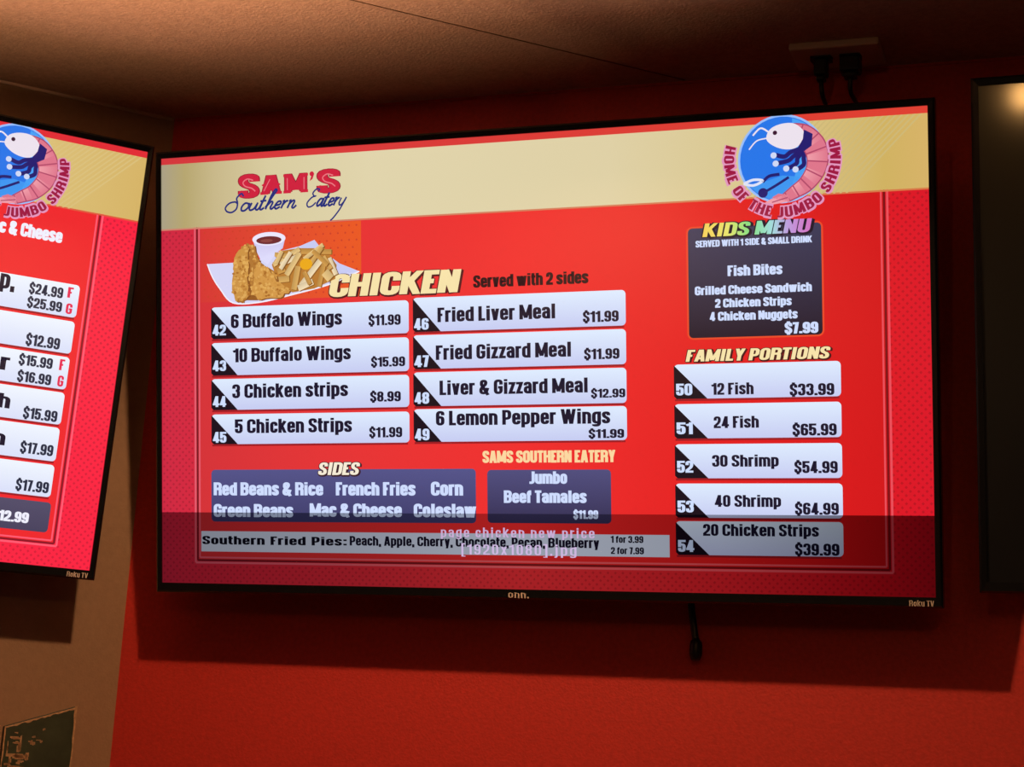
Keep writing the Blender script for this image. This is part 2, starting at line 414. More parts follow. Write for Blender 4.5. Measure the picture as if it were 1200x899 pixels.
def badge(parent):
    """round emblem: blue disc with a plain curled shrimp, ring of lettering underneath"""
    a = Art(); u, v = 1596, 98
    dp = lambda x, y: (u+(x-520)/6.91*2.11*.98, v+(y-380)/6.91*2.18)   # emblem's own drawing grid
    a.arc_text('HOME OF THE JUMBO SHRIMP', u, v, 121, 164, 378, 30, (226, 150, 190), 14, bold=.075)
    a.disc(u, v, 101, (150, 190, 250), 5); a.disc(u, v, 96, (36, 118, 232), 6)
    a.poly([(u+94*math.cos(math.radians(t)), v+94*math.sin(math.radians(t))) for t in range(-75, 60, 9)] + [dp(600, 560), dp(640, 420), dp(600, 200)], (70, 160, 246), 7)
    a.poly([(u+94*math.cos(math.radians(t)), v+94*math.sin(math.radians(t))) for t in range(40, 150, 10)] + [dp(300, 560), dp(520, 500), dp(700, 520)], (60, 150, 240), 7)
    PK, PK2, PKL = (222, 118, 140), (176, 70, 104), (240, 158, 170)
    # curled body, narrowing to the tail, with a ring between segments
    mid = smooth_path([dp(560, 190), dp(680, 215), dp(760, 290), (dp(790, 380)), dp(770, 480), dp(700, 570), dp(610, 625), dp(540, 665)], 6)
    n = len(mid); wid = [36, 46, 50, 48, 43, 36, 28, 20]
    edge_o, edge_i = [], []
    for i, p in enumerate(mid):
        t = i/(n-1)*7; k = min(int(t), 6); w = wid[k]+(wid[k+1]-wid[k])*(t-k)
        q0, q1 = mid[max(i-1, 0)], mid[min(i+1, n-1)]; d = Vector((q1[0]-q0[0], q1[1]-q0[1])).normalized()
        edge_o.append((p[0]+d.y*w*.5, p[1]-d.x*w*.5)); edge_i.append((p[0]-d.y*w*.5, p[1]+d.x*w*.5))
    for i in range(n-1):
        c = PK if (i//4) % 2 else PKL
        a.poly([edge_o[i], edge_o[i+1], edge_i[i+1], edge_i[i]], [PK, PK, c, c], 9)
        if i % 5 == 0 and i: a.line([edge_o[i], edge_i[i]], 3, PK2, 10)
    a.line(edge_o, 3, PK2, 10); a.line(edge_i, 2.5, PK2, 10)
    for e_ in ((385, 690), (440, 655)):
        x, y = e_; a.poly([dp(560, 640), dp(575, 690), dp(x+40, y+18), dp(x, y), dp(x+50, y-26)], PKL if y > 680 else PK, 11)
    a.line([dp(560, 660), dp(440, 690)], 2.5, PK2, 12)
    # pale head shell with pointed front, feelers, legs
    a.poly(smooth_path([dp(690, 230), dp(640, 300), dp(560, 315), dp(470, 290), dp(405, 235), dp(430, 165), dp(510, 130), dp(610, 130), dp(680, 180), dp(690, 230)], 5), (236, 226, 238), 11)
    a.poly([dp(690, 180), dp(755, 215), dp(745, 300), dp(690, 335), dp(640, 310), dp(680, 250)], (34, 28, 110), 12)
    a.disc(*dp(470, 190), 5, (60, 20, 50), 13)
    a.curve([dp(420, 180), dp(360, 150), dp(300, 200)], 4, (236, 226, 238), 11); a.curve([dp(410, 225), dp(330, 240), dp(270, 300)], 3, (236, 226, 238), 11)
    for pts in ([(690, 310), (590, 335), (540, 365), (475, 350)], [(680, 330), (610, 365), (570, 395), (490, 410)], [(690, 330), (640, 380), (630, 420), (570, 450)], [(700, 320), (685, 380), (685, 430), (640, 460)]):
        a.curve([dp(*p) for p in pts], 10, (34, 28, 110), 8)
        a.disc(*dp(pts[-1][0]-18, pts[-1][1]+2), 7, (206, 216, 244), 9)
    a.curve([dp(225, 545), dp(300, 520), dp(370, 530), dp(300, 560), dp(225, 545)], 6, (222, 226, 246), 8)
    a.curve([dp(370, 540), dp(420, 500), dp(500, 490)], 7, (34, 28, 110), 8)
    a.curve([dp(570, 515), dp(470, 570), dp(390, 610)], 6, (34, 28, 110), 8); a.disc(*dp(372, 618), 11, (34, 28, 110), 9)
    a.arc_text('HOME OF THE JUMBO SHRIMP', u, v, 121, 163, 378, 24, (158, 22, 66), 15, bold=.0)
    return a.build('round_emblem', parent)
def logo(parent):
    a = Art(); RED, DK = (206, 34, 62), (150, 26, 50)
    def big(txt, u0, u1, base, cap, shadow=True):
        for col, g, ly in ((DK, .045, 4), (RED, .018, 5)): a.text(txt, u0, u1, base, cap, col, ly, grow=g)
    big('S', 223, 277, 113, 58); big('S', 441, 498, 112, 57)
    a.disc(229, 103, 9, RED, 6); a.disc(272, 64, 6, RED, 6); a.disc(447, 102, 9, RED, 6); a.disc(493, 64, 6, RED, 6)
    big('A', 287, 337, 105, 44); big('M', 351, 409, 105, 44); a.disc(424, 63, 6, RED, 5); a.poly([(424, 58), (431, 63), (426, 76), (418, 81), (423, 68)], RED, 5)
    for u0, u1, v0 in ((282, 304, 101), (320, 342, 101), (346, 367, 101), (393, 414, 101), (346, 364, 60), (396, 414, 60), (303, 322, 60)):
        a.rect(u0, v0, u1, v0+7, RED, layer=6)
    for u0 in (288, 326, 352, 398): a.poly([(u0-3, 84), (u0+5, 79), (u0+13, 84), (u0+5, 89)], RED, 6)
    for pts in ([(292, 99), (309, 70)], [(357, 100), (357, 70)], [(403, 100), (403, 70)]): a.line(pts, 2.4, (232, 120, 130), 7)
    a.curve([(262, 70), (246, 66), (234, 74), (240, 84), (258, 90), (268, 98)], 3, (236, 120, 130), 7)
    a.curve([(482, 70), (466, 66), (454, 74), (460, 84), (478, 90), (488, 98)], 3, (236, 120, 130), 7)
    # flowing script below, one pen line per letter, written on a slanting grid: x-height 1
    BL = (36, 46, 122); SC = 17.5
    def pen(u, strokes, w=5.0):
        k = 1.27 if u < 390 else 1.0; u = 205+(u-205)*k if k > 1 else u
        for st in strokes: a.curve([(u+(x*k+.40*y)*SC, 145-y*SC*1.05) for x, y in st], w, BL, 8)
    pen(205, [[(.75, 1.95), (.35, 2.35), (-.05, 1.75), (.25, 1.1), (.35, .3), (-.1, -.15), (-.75, .0), (-1.1, .5), (-.8, 1.1), (-.1, 1.25), (.3, .95)]], 4.4)
    ox = 222
    pen(ox, [[(.75, .9), (.3, 1), (.0, .55), (.1, .05), (.5, .0), (.85, .45), (.75, .9), (1.0, .8)]]); ox += 18
    pen(ox, [[(.1, 1), (.0, .3), (.2, 0), (.6, .2), (.85, .9)], [(.85, 1), (.8, .2), (1.05, 0), (1.3, .3)]]); ox += 22
    pen(ox, [[(.0, .2), (.3, 1.9), (.1, .3), (.3, 0), (.6, .25)], [(-.15, 1.15), (.6, 1.2)]]); ox += 13
    pen(ox, [[(0, .2), (.5, 1.8), (.75, 2.5), (.5, 2.6), (.25, 1.6), (.1, 0)], [(.1, .4), (.5, 1), (.75, .85), (.65, .2), (.85, 0), (1.1, .3)]]); ox += 20
    pen(ox, [[(.05, .45), (.6, .6), (.6, .95), (.25, .95), (.02, .4), (.25, 0), (.7, .25)]]); ox += 14
    pen(ox, [[(.05, .9), (.2, 1), (.1, 0)], [(.15, .5), (.5, 1), (.7, .9)]]); ox += 14
    pen(ox, [[(.05, .9), (.2, 1), (.08, 0)], [(.12, .5), (.5, 1), (.72, .85), (.62, .15), (.85, 0), (1.1, .35)]])
    ox = 412
    pen(ox, [[(.9, 2.0), (1.0, 2.3), (.5, 2.35), (.15, 1.85), (.45, 1.45), (.7, 1.4), (.2, 1.25), (-.25, .55), (.1, .0), (.7, .1), (1.1, .55)]], 3.8); ox += 24
    pen(ox, [[(.75, .95), (.3, 1), (.0, .5), (.15, .05), (.55, .3), (.8, 1), (.7, .2), (.9, 0), (1.1, .3)]]); ox += 18
    pen(ox, [[(.0, .2), (.35, 1.8), (.1, .3), (.3, 0), (.6, .25)], [(-.15, 1.15), (.6, 1.2)]]); ox += 13
    pen(ox, [[(.05, .45), (.6, .6), (.6, .95), (.25, .95), (.02, .4), (.25, 0), (.7, .25)]]); ox += 14
    pen(ox, [[(.05, .9), (.2, 1), (.1, 0)], [(.15, .5), (.5, 1), (.7, .9)]]); ox += 15
    pen(ox, [[(.1, 1), (.0, .3), (.25, 0), (.6, .3), (.85, 1.05)], [(.85, 1), (.45, -.5), (-.1, -1.6), (-.45, -2.0)]], 3.8)
    return a.build('restaurant_logo', parent)
def food(parent):
    rnd = random.Random(4); a = Art()
    a.hgrad(112, 186, 556, 372, [(0, (214, 56, 52)), (.55, (226, 76, 46)), (1, (234, 90, 36))], 2)
    for r in range(10):
        for k in range(22):
            u, v = 124+k*20+(10 if r % 2 else 0), 196+r*18
            if u < 550: a.poly([(u-3, v), (u, v-3), (u+3, v), (u, v+3)], (206, 62, 42), 3)
    E_ = lambda x, y: (111.5+x*.4035, 172+y*.345+x*.018)     # drawing grid of the food picture
    lo = smooth_path([E_(50, 297), E_(85, 390), E_(140, 480), E_(230, 580), E_(420, 572), E_(640, 515), E_(860, 450), E_(990, 395), E_(1090, 345)], 5)
    a.poly(lo+[E_(960, 290), E_(860, 215), E_(790, 120), E_(690, 165), E_(560, 200), E_(420, 260), E_(250, 285)], (214, 214, 246), 4)
    a.line(lo, 3, (246, 244, 255), 5)
    a.poly([E_(690, 165), E_(790, 122), E_(850, 205), E_(960, 290), E_(1075, 345), E_(940, 380), E_(760, 260)], (200, 204, 244), 5)
    a.poly([E_(370, 115), E_(592, 105), E_(575, 180), E_(530, 215), E_(470, 300), E_(420, 260), E_(385, 180)], [(206, 200, 240)]*3+[(222, 220, 252)]*4, 6)
    cxy = E_(480, 112); a.disc(*cxy, 46, (236, 232, 255), 7, r_y=17); cxy = E_(480, 122); a.disc(*cxy, 35, (112, 44, 48), 8, r_y=10); a.disc(cxy[0]-6, cxy[1]+1, 17, (142, 70, 66), 9, r_y=4)
    G1, G2, G3, G4 = (206, 148, 70), (226, 174, 92), (172, 110, 44), (238, 196, 122)
    def fry(x0, y0, x1, y1, w, c, ly):
        p, q = Vector(E_(x0, y0)), Vector(E_(x1, y1)); d = (q-p).normalized(); nr = Vector((-d.y, d.x))*w*.5
        a.poly([tuple(p+nr), tuple(q+nr), tuple(q-nr), tuple(p-nr)], [c, c, tuple(x*.86 for x in c), tuple(x*.86 for x in c)], ly)
    a.poly([E_(500, 300), E_(560, 200), E_(680, 180), E_(860, 180), E_(940, 300), E_(930, 400), E_(790, 470), E_(640, 500), E_(540, 430)], (186, 124, 52), 8)
    fries = [(510, 300, 690, 185, 12), (520, 225, 640, 240, 11), (560, 300, 700, 225, 12), (700, 205, 905, 205, 12), (850, 155, 720, 260, 11), (840, 175, 760, 300, 11), (890, 250, 935, 370, 12), (540, 350, 590, 330, 14),
             (600, 375, 690, 215, 14), (650, 480, 680, 310, 15), (700, 450, 840, 255, 15), (820, 455, 855, 290, 12), (860, 350, 900, 400, 22), (540, 410, 620, 400, 15), (680, 470, 780, 420, 15), (760, 440, 720, 350, 11), (570, 200, 530, 290, 11), (900, 330, 850, 240, 12), (630, 210, 560, 330, 11), (780, 200, 880, 300, 11)]
    for i, (x0, y0, x1, y1, w) in enumerate(fries):
        fry(x0+7, y0+5, x1+7, y1+5, w, (150, 96, 38), 9+i*.25-.1)
        fry(x0, y0, x1, y1, w, [(236, 200, 134), (222, 174, 98), (248, 226, 184), (212, 158, 80)][i % 4], 9+i*.25)
    a.disc(*E_(735, 295), 17, (236, 170, 30), 14, r_y=14)
    a.poly([E_(*p) for p in ((300, 300), (420, 280), (540, 380), (600, 500), (400, 560), (310, 560))], (150, 92, 38), 9)
    for poly in ([(330, 150), (380, 160), (410, 260), (430, 300), (520, 350), (540, 420), (380, 520), (330, 380)],
                 [(390, 310), (480, 320), (540, 420), (600, 455), (625, 490), (560, 535), (420, 555), (360, 520), (380, 400)],
                 [(320, 155), (345, 180), (340, 300), (335, 420), (345, 520), (300, 575), (250, 565), (228, 480), (235, 350), (240, 270), (270, 205)]):
        P_ = []
        for i in range(len(poly)):
            p, q = poly[i], poly[(i+1) % len(poly)]
            for k in range(4): P_.append((p[0]+(q[0]-p[0])*k/4+rnd.uniform(-7, 7), p[1]+(q[1]-p[1])*k/4+rnd.uniform(-7, 7)))
        ly = 15+[0, 2, 4][[(330, 150), (390, 310), (320, 155)].index(poly[0])]
        a.poly([E_(p[0]+9, p[1]+7) for p in P_], (134, 80, 32), ly-.5); a.poly([E_(*p) for p in P_], [(178, 120, 54), (212, 154, 76), (204, 148, 72)][(ly-15)//2], ly)
        xs = [p[0] for p in poly]; ys = [p[1] for p in poly]
        for k in range(150):
            x, y = rnd.uniform(min(xs), max(xs)), rnd.uniform(min(ys), max(ys))
            ins = False
            for i in range(len(poly)):
                (x1, y1), (x2, y2) = poly[i], poly[i-1]
                if (y1 > y) != (y2 > y) and x < (x2-x1)*(y-y1)/(y2-y1)+x1: ins = not ins
            if ins: a.disc(*E_(x, y), rnd.uniform(2, 6), rnd.choice([G1, G2, G1, G3, (222, 170, 92), (190, 130, 58)]), ly+1, seg=7, r_y=rnd.uniform(2, 5))
    return a.build('food_picture', parent)
def row(parent, u0, v0, u1, v1, num=None, lines=(), tagw=58, top=BAR_T, bot=BAR_B):
    a = Art()
    a.rect(u0+2, v1, u1-4, v1+5, (158, 26, 34), layer=3)
    a.round(u0, v0, u1, v1, 10, top, bot, 4)
    if num:
        a.poly([(u0, v0+2), (u0+tagw, v1), (u0+6, v1), (u0, v1-6)], (22, 12, 26), 5)
        a.text(num[0], num[1], num[2], num[3], num[4], (206, 222, 255), 6)
    for t in lines: a.text(*t[:5], t[5] if len(t) > 5 else INK, 6)
    return a.build('menu_row', parent)
def heading(name, parent, args, col=CREAM, slant=.2, halo=(84, 26, 30), grow=.07, bold=.0, grad=None, drop=(2, 2)):
    a = Art(); a.text(*args, halo, 4, slant=slant, grow=grow, dx=drop[0], dy=drop[1]); a.text(*args, halo, 5, slant=slant, grow=grow*.7)
    a.text(*args, col, 6, slant=slant, bold=bold, grad=grad)
    return a.build(name, parent)
def panel(parent, u0, v0, u1, v1, lines, top=NAVY_T, bot=NAVY_B, name='menu_panel', edge=None):
    a = Art()
    if edge: a.round(u0-4, v0-4, u1+4, v1+4, 14, edge, None, 2)
    a.round(u0, v0, u1, v1, 10, top, bot, 3)
    for t in lines: a.text(*t[:5], t[5] if len(t) > 5 else (206, 220, 255), 5, bold=.012)
    return a.build(name, parent)

# ------------------------------------------------------------------ television body
def frame_matrix(center, ang, tilt, roll):
    return Matrix.Translation(center) @ Matrix.Rotation(ang, 4, 'Z') @ Matrix.Rotation(tilt, 4, 'X') @ Matrix.Rotation(-roll, 4, 'Y')
def television(center, ang, tilt, roll, wallM, label):
    """screen plane is local y = 0, local +y points back to the wall"""
    Mx = frame_matrix(center, ang, tilt, roll)
    root = empty('television', Mx); tag(root, label, 'television', 'televisions mounted side by side')
    X, T, B = SW/2, SH/2, SH/2
    bw, bt, bb = .010, .011, .015
    m = MB()
    outer = [(-X-bw, -B-bb), (X+bw, -B-bb), (X+bw, T+bt), (-X-bw, T+bt)]; inner = [(-X, -B), (X, -B), (X, T), (-X, T)]
    ch = [(-X-bw+.003, -B-bb+.003), (X+bw-.003, -B-bb+.003), (X+bw-.003, T+bt-.003), (-X-bw+.003, T+bt-.003)]
    rings = [(inner, .002), (inner, -.003), (ch, -.004), (outer, -.001), (outer, .016), (ch, .018)]
    for ring, y in rings: m.v += [Vector((a, y, c)) for a, c in ring]
    for j in range(len(rings)-1):
        for i in range(4):
            k = (i+1) % 4; m.f.append((j*4+i, j*4+k, j*4+4+k, j*4+4+i))
    m.build('bezel', M_GLOSS, root)
    m = MB()
    m.box(-X-bw+.006, X+bw-.006, .004, .030, -B-bb+.006, T+bt-.006)
    m.prism([(.030, -B+.01), (.062, -B+.035), (.062, .06), (.030, .10)], 0, -X*.82, X*.82)
    for k in range(9): m.box(-.36+k*.09, -.31+k*.09, .062, .064, -B+.05, -B+.10)
    m.build('housing', M_MATTE, root)
    inv = Mx.inverted(); loc = wallM.inverted() @ center     # bracket: plate on the wall, two arms, rail on the set
    m = MB(); cx = loc.x; cz = loc.z
    m.box(cx-.22, cx+.22, -.012, -.002, cz-.11, cz-.05, inv @ wallM); m.box(cx-.22, cx+.22, -.012, -.002, cz+.05, cz+.11, inv @ wallM)
    for s in (-.2, .2):
        m.box(cx+s-.02, cx+s+.02, -.02, -.006, cz-.11, cz+.11, inv @ wallM)
        m.box(s-.015, s+.015, .030, .076, -.16, .16)
        m.prism([(.074, -.04), (.074, .10), (.15, .06), (.15, -.0)], 0, s-.006, s+.006)
    m.build('wall_bracket', M_STEEL, root)
    return root
def flat_text(name, parent, txt, x0, x1, z, cap, m, y=-.0045, bold=0, slant=0):
    Q, w = text_quads(txt, bold=bold); v = []; f = []
    for q in Q:
        n = len(v); pts = [(x0+x*(x1-x0)/w, z+yy*cap) for x, yy in q]
        a = sum(pts[i-1][0]*pts[i][1]-pts[i][0]*pts[i-1][1] for i in range(4))
        if a < 0: pts.reverse()
        v += [(a_, y, b_) for a_, b_ in pts]; f.append(tuple(range(n, n+4)))
    return link(name, v, f, m, parent)
def marks(root, centre=True):
    zb = -SH/2-.0125
    p = flat_text('bezel_lettering', root, 'Roku TV', SW/2-.036, SW/2-.002, zb, .0085, M_MARK, bold=-.035); p['label'] = 'small silver lettering at the lower right of the bezel'
    if centre:
        p = flat_text('bezel_lettering', root, 'onn.', -.018, .0155, zb, .0100, M_MARK, bold=-.04); p['label'] = 'small silver lettering at the middle of the lower bezel'

# ---- the chicken menu
tv = television(Vector((.73182, -.17, 2.2)), 0, .18771, .00335, I4, 'wide television on the red wall showing a red menu board of chicken meals')
marks(tv)
gold = [(0, (170, 160, 134)), (.035, (182, 166, 112)), (.08, (200, 184, 138)), (.16, (216, 204, 160)), (.3, (224, 212, 172)), (.62, (222, 208, 166)), (.84, (216, 196, 136)), (.95, (208, 178, 98)), (1, (214, 178, 104))]
scr = background(tv, [(0, (212, 50, 56)), (.2, (228, 52, 54)), (.5, (240, 46, 46)), (.8, (226, 28, 30)), (1, (212, 20, 26))],  # viewing-angle tone shift is painted into the red field and border colours
                 [(0, (206, 40, 66)), (.06, (214, 40, 62)), (.5, (232, 50, 56)), (.94, (222, 22, 36)), (1, (218, 20, 40))],
                 (gold, lambda k: (206, 184, 120) if k > 1640 else None, (214, 120, 70), (212, 54, 60), (222, 62, 50)), 1)
logo(scr); badge(scr); food(scr)
heading('section_title', scr, ('CHICKEN', 468, 818, 371, 55), slant=.2, grow=.06, bold=.012)
a = Art(); a.text('Served with 2 sides', 849, 1136, 362, 29, (44, 10, 20), 4, bold=.015); a.build('section_note', scr)
R = [(386, 466), (476, 558), (567, 645), (656, 731)]
rows = [('42', 457, '6 Buffalo Wings', 198, 504, 440, '$11.99', 575, 660, 445, 26), ('43', 547, '10 Buffalo Wings', 204, 527, 526, '$15.99', 581, 671, 546, 24),
        ('44', 637, '3 Chicken strips', 201, 519, 616, '$8.99', 578, 659, 631, 25), ('45', 727, '5 Chicken Strips', 208, 529, 704, '$11.99', 575, 662, 718, 25)]
for (v0, v1), (n, nb, t, u0, u1, bl, pr, p0, p1, pb, pc) in zip(R, rows):
    row(scr, 142, v0, 681, v1, (n, 146, 184, nb, 27), [(t, u0, u1, bl, 35), (pr, p0, p1, pb, pc)], 74)
R = [(381, 464), (472, 554), (562, 644), (651, 730)]
rows = [('46', 459, 'Fried Liver Meal', 756, 1055, 442, '$11.99', 1122, 1209, 454, 26), ('47', 549, 'Fried Gizzard Meal', 751, 1093, 533, '$11.99', 1124, 1210, 541, 25),
        ('48', 638, 'Liver & Gizzard Meal', 760, 1133, 618, '$12.99', 1140, 1223, 631, 21), ('49', 726, '6 Lemon Pepper Wings', 750, 1186, 691, '$11.99', 1133, 1219, 725, 21)]
for (v0, v1), (n, nb, t, u0, u1, bl, pr, p0, p1, pb, pc) in zip(R, rows):
    row(scr, 692, v0, 1226, v1, (n, 695, 733, nb, 28), [(t, u0, u1, bl, 35), (pr, p0, p1, pb, pc)], 72)
panel(scr, 1376, 246, 1682, 498, [('SERVED WITH 1 SIDE & SMALL DRINK', 1394, 1661, 290, 15), ('Fish Bites', 1468, 1593, 359, 24), ('Grilled Cheese Sandwich', 1391, 1659, 400, 20),
      ('2 Chicken Strips', 1438, 1613, 430, 20), ('4 Chicken Nuggets', 1425, 1626, 460, 20), ('$7.99', 1597, 1672, 494, 25)], (58, 58, 88), (30, 20, 40), edge=(232, 74, 40))
def rainbow(u):
    st = [(1405, (246, 206, 90)), (1470, (230, 226, 110)), (1520, (130, 220, 130)), (1570, (160, 220, 220)), (1610, (190, 150, 220)), (1665, (214, 110, 190))]
    for (x0, c0), (x1, c1) in zip(st, st[1:]):
        if u <= x1: t = max(0, (u-x0)/(x1-x0)); return tuple(p+(q-p)*t for p, q in zip(c0, c1))
    return st[-1][1]
heading('section_title', scr, ('KIDS MENU', 1410, 1662, 267, 31), slant=.22, halo=(28, 18, 40), grow=.1, grad=rainbow)
heading('section_title', scr, ('FAMILY PORTIONS', 1367, 1700, 552, 27), slant=.22, halo=(70, 20, 24), grow=.07)
R = [(558, 637), (649, 728), (741, 819), (831, 909), (917, 994)]
rows = [('50', 629, '12 Fish', 1427, 1524, 629, '$33.99', 1606, 1706, 634), ('51', 718, '24 Fish', 1431, 1535, 705, '$65.99', 1611, 1710, 724), ('52', 806, '30 Shrimp', 1426, 1579, 793, '$54.99', 1614, 1711, 808),
        ('53', 897, '40 Shrimp', 1431, 1583, 884, '$64.99', 1614, 1712, 901), ('54', 987, '20 Chicken Strips', 1403, 1667, 950, '$39.99', 1613, 1712, 992)]
for (v0, v1), (n, nb, t, u0, u1, bl, pr, p0, p1, pb) in zip(R, rows):
    row(scr, 1339, v0, 1721, v1, (n, 1344, 1382, nb, 27), [(t, u0, u1, bl, 27), (pr, p0, p1, pb, 27)], 78)
panel(scr, 141, 795, 851, 925, [('Red Beans & Rice', 148, 450, 859, 32), ('French Fries', 485, 695, 859, 32), ('Corn', 736, 818, 859, 33), ('Green Beans', 148, 368, 913, 32), ('Mac & Cheese', 414, 659, 911, 32), ('Coleslaw', 691, 851, 911, 32)], (84, 84, 138), (62, 60, 106))
heading('section_title', scr, ('SIDES', 436, 551, 809, 31), slant=.2, col=(246, 236, 214), halo=(60, 30, 40), grow=.07)
a = Art(); a.text('SAMS SOUTHERN EATERY', 869, 1197, 781, 28, (250, 214, 160), 4, bold=.015); a.build('section_note', scr)
panel(scr, 880, 798, 1186, 924, [('Jumbo', 986, 1079, 831, 29), ('Beef Tamales', 922, 1126, 876, 29), ('$11.99', 1094, 1154, 913, 20)], (80, 78, 126), (52, 46, 82))
a = Art(); a.rect(112, 949, 1324, 1000, (216, 224, 244), layer=4)
a.text('Southern Fried Pies', 115, 500, 982, 21, (16, 14, 30), 5, gap=.07, space=.34); a.text(':', 504, 513, 981, 21, (16, 14, 30), 5)
a.text('Peach, Apple, Cherry, Chocolate, Pecan, Blueberry', 521, 1156, 981, 23, (22, 18, 40), 5); a.text('1 for 3.99', 1184, 1262, 968, 16, (22, 18, 40), 5); a.text('2 for 7.99', 1184, 1263, 994, 16, (22, 18, 40), 5)
a.build('menu_strip', scr)
# status bar of the player drawn over the foot of the picture
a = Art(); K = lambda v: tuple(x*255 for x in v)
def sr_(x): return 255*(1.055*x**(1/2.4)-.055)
a.hgrad(0, 902, 1920, 1080, [(0, (sr_(.27),)*3), (.25, (sr_(.34),)*3), (.5, (sr_(.46),)*3), (.75, (sr_(.36),)*3), (1, (sr_(.14),)*3)], 9)  # uneven dimming along the bar is viewing glare painted into its colour
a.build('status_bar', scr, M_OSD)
a = Art(); a.text('page chicken new price', 760, 1146, 959, 24, (200, 172, 212), 11, bold=-.036, gap=.13, space=.36); a.text('[1920x1080].jpg', 812, 1102, 1000, 26, (204, 182, 222), 11, bold=-.036, gap=.13)
a.build('status_text', scr)

# ---- the neighbouring menu on the left wall, running out of the photograph
tv = television(Vector((-.34886, -.63991, 2.2103)), WALL_ANG, .13665, .0017, FL, 'television on the tan left wall showing a red menu, cut off by the photo edge')
marks(tv, False)
gold2 = [(0, (206, 180, 100)), (.1, (216, 200, 140)), (.5, (226, 214, 170)), (.78, (226, 212, 160)), (.88, (218, 190, 118)), (1, (214, 180, 104))]
scr = background(tv, [(0, (238, 44, 52)), (1, (240, 40, 46))], [(0, (246, 40, 72)), (.5, (248, 42, 72)), (1, (250, 36, 66))],
                 (gold2, lambda k: (218, 192, 126) if k > 1700 else None, (224, 90, 60), (236, 48, 58), (224, 44, 54)), 2)
badge(scr)
a = Art(); a.text('c & Cheese', 1579, 1735, 273, 33, (240, 240, 255), 4, bold=.02); a.build('section_note', scr)
BT, BB = (240, 246, 255), (218, 224, 250); PINK = (232, 44, 84); DI = (38, 44, 66)
R2 = [(371, 454), (464, 546), (555, 637), (645, 726), (734, 819), (828, 909)]
L2 = [[('p,', 1599, 1636, 410, 46), ('$24.99', 1672, 1757, 411, 27, DI), ('F', 1768, 1782, 406, 27, PINK), ('$25.99', 1672, 1759, 446, 26, DI), ('G', 1769, 1785, 447, 27, PINK)],
      [('$12.99', 1682, 1767, 540, 29, DI)],
      [('r', 1628, 1651, 610, 40), ('$15.99', 1672, 1756, 591, 27, DI), ('F', 1773, 1786, 590, 28, PINK), ('$16.99', 1674, 1758, 632, 27, DI), ('G', 1774, 1789, 631, 28, PINK)],
      [('h', 1636, 1666, 703, 36), ('$15.99', 1701, 1786, 721, 28, DI)], [('n', 1637, 1667, 795, 36), ('$17.99', 1706, 1788, 807, 28, DI)], [('$17.99', 1708, 1790, 900, 28, DI)]]
for (v0, v1), t in zip(R2, L2): row(scr, 1160, v0, 1797, v1, None, t, top=BT, bot=BB)
panel(scr, 1160, 922, 1802, 997, [('12.99', 1678, 1751, 979, 26, (240, 240, 255))], (84, 78, 106), (72, 66, 94))

# ---- the switched-off set at the right edge
c3 = Vector((.73182, -.17, 2.2)) + frame_matrix(Vector((0, 0, 0)), 0, .18771, .00335).to_3x3() @ Vector((1.2785, 0, .0225))
tv = television(c3, 0, .18771, .00335, I4, 'switched-off black television at the right edge of the photo')
m = MB(); m.box(-SW/2, SW/2, 0, .002, -SH/2, SH/2); m.build('screen', M_OFF, tv)

# ------------------------------------------------------------------ small things on wall and ceiling
out = empty('power_outlet', Matrix.Translation((1.184, -.078, CEIL)))
tag(out, 'beige double power outlet plate on the ceiling above the chicken menu television', 'outlet')
m = MB(); m.box(-.067, .067, -.042, .042, -.012, 0); m.build('cover_plate', M_PLATE, out, bevel=.003)
for sx in (-.024, .020):
    m = MB(); m.prism([(sx-.015, -.014), (sx+.015, -.014), (sx+.017, 0), (sx+.015, .014), (sx-.015, .014), (sx-.017, 0)], 2, -.0145, -.011); m.build('socket', M_BLACK, out)
def plug(x, w, d, h, label, cord):
    e_ = empty('power_plug', Matrix.Translation((x, -.078, CEIL-.0145))); tag(e_, label, 'plug', 'plugs in the ceiling outlet')
    m = MB(); m.prism([(-w, -d), (w, -d), (w, d), (-w, d)], 2, -h, 0); m.prism([(-w*.7, -d*.7), (w*.7, -d*.7), (w*.7, d*.7), (-w*.7, d*.7)], 2, -h-.008, -h); m.build('plug_body', M_BLACK, e_, bevel=.003)
    m = MB(); m.tube(smooth_path3(cord), .0035); m.build('cord', M_BLACK, e_, smooth=True)
def smooth_path3(pts, n=6):
    out_ = []; P = [Vector(p) for p in pts]
    for i in range(len(P)-1):
        a_, b_, c, d = P[max(i-1, 0)], P[i], P[i+1], P[min(i+2, len(P)-1)]
        for k in range(n):
            t = k/n; out_.append(.5*((2*b_)+(c-a_)*t+(2*a_-5*b_+4*c-d)*t*t+(3*b_-a_-3*c+d)*t**3))
    out_.append(P[-1]); return out_
plug(1.160, .010, .012, .026, 'small black plug in the left socket of the ceiling outlet', [(0, 0, -.034), (.002, .004, -.055), (.004, .05, -.075), (.008, .062, -.16), (.006, .064, -.42)])
plug(1.204, .015, .015, .024, 'larger black plug in the right socket of the ceiling outlet', [(0, 0, -.032), (.0, .01, -.052), (.005, .058, -.062), (.006, .068, -.12), (.004, .068, -.42)])

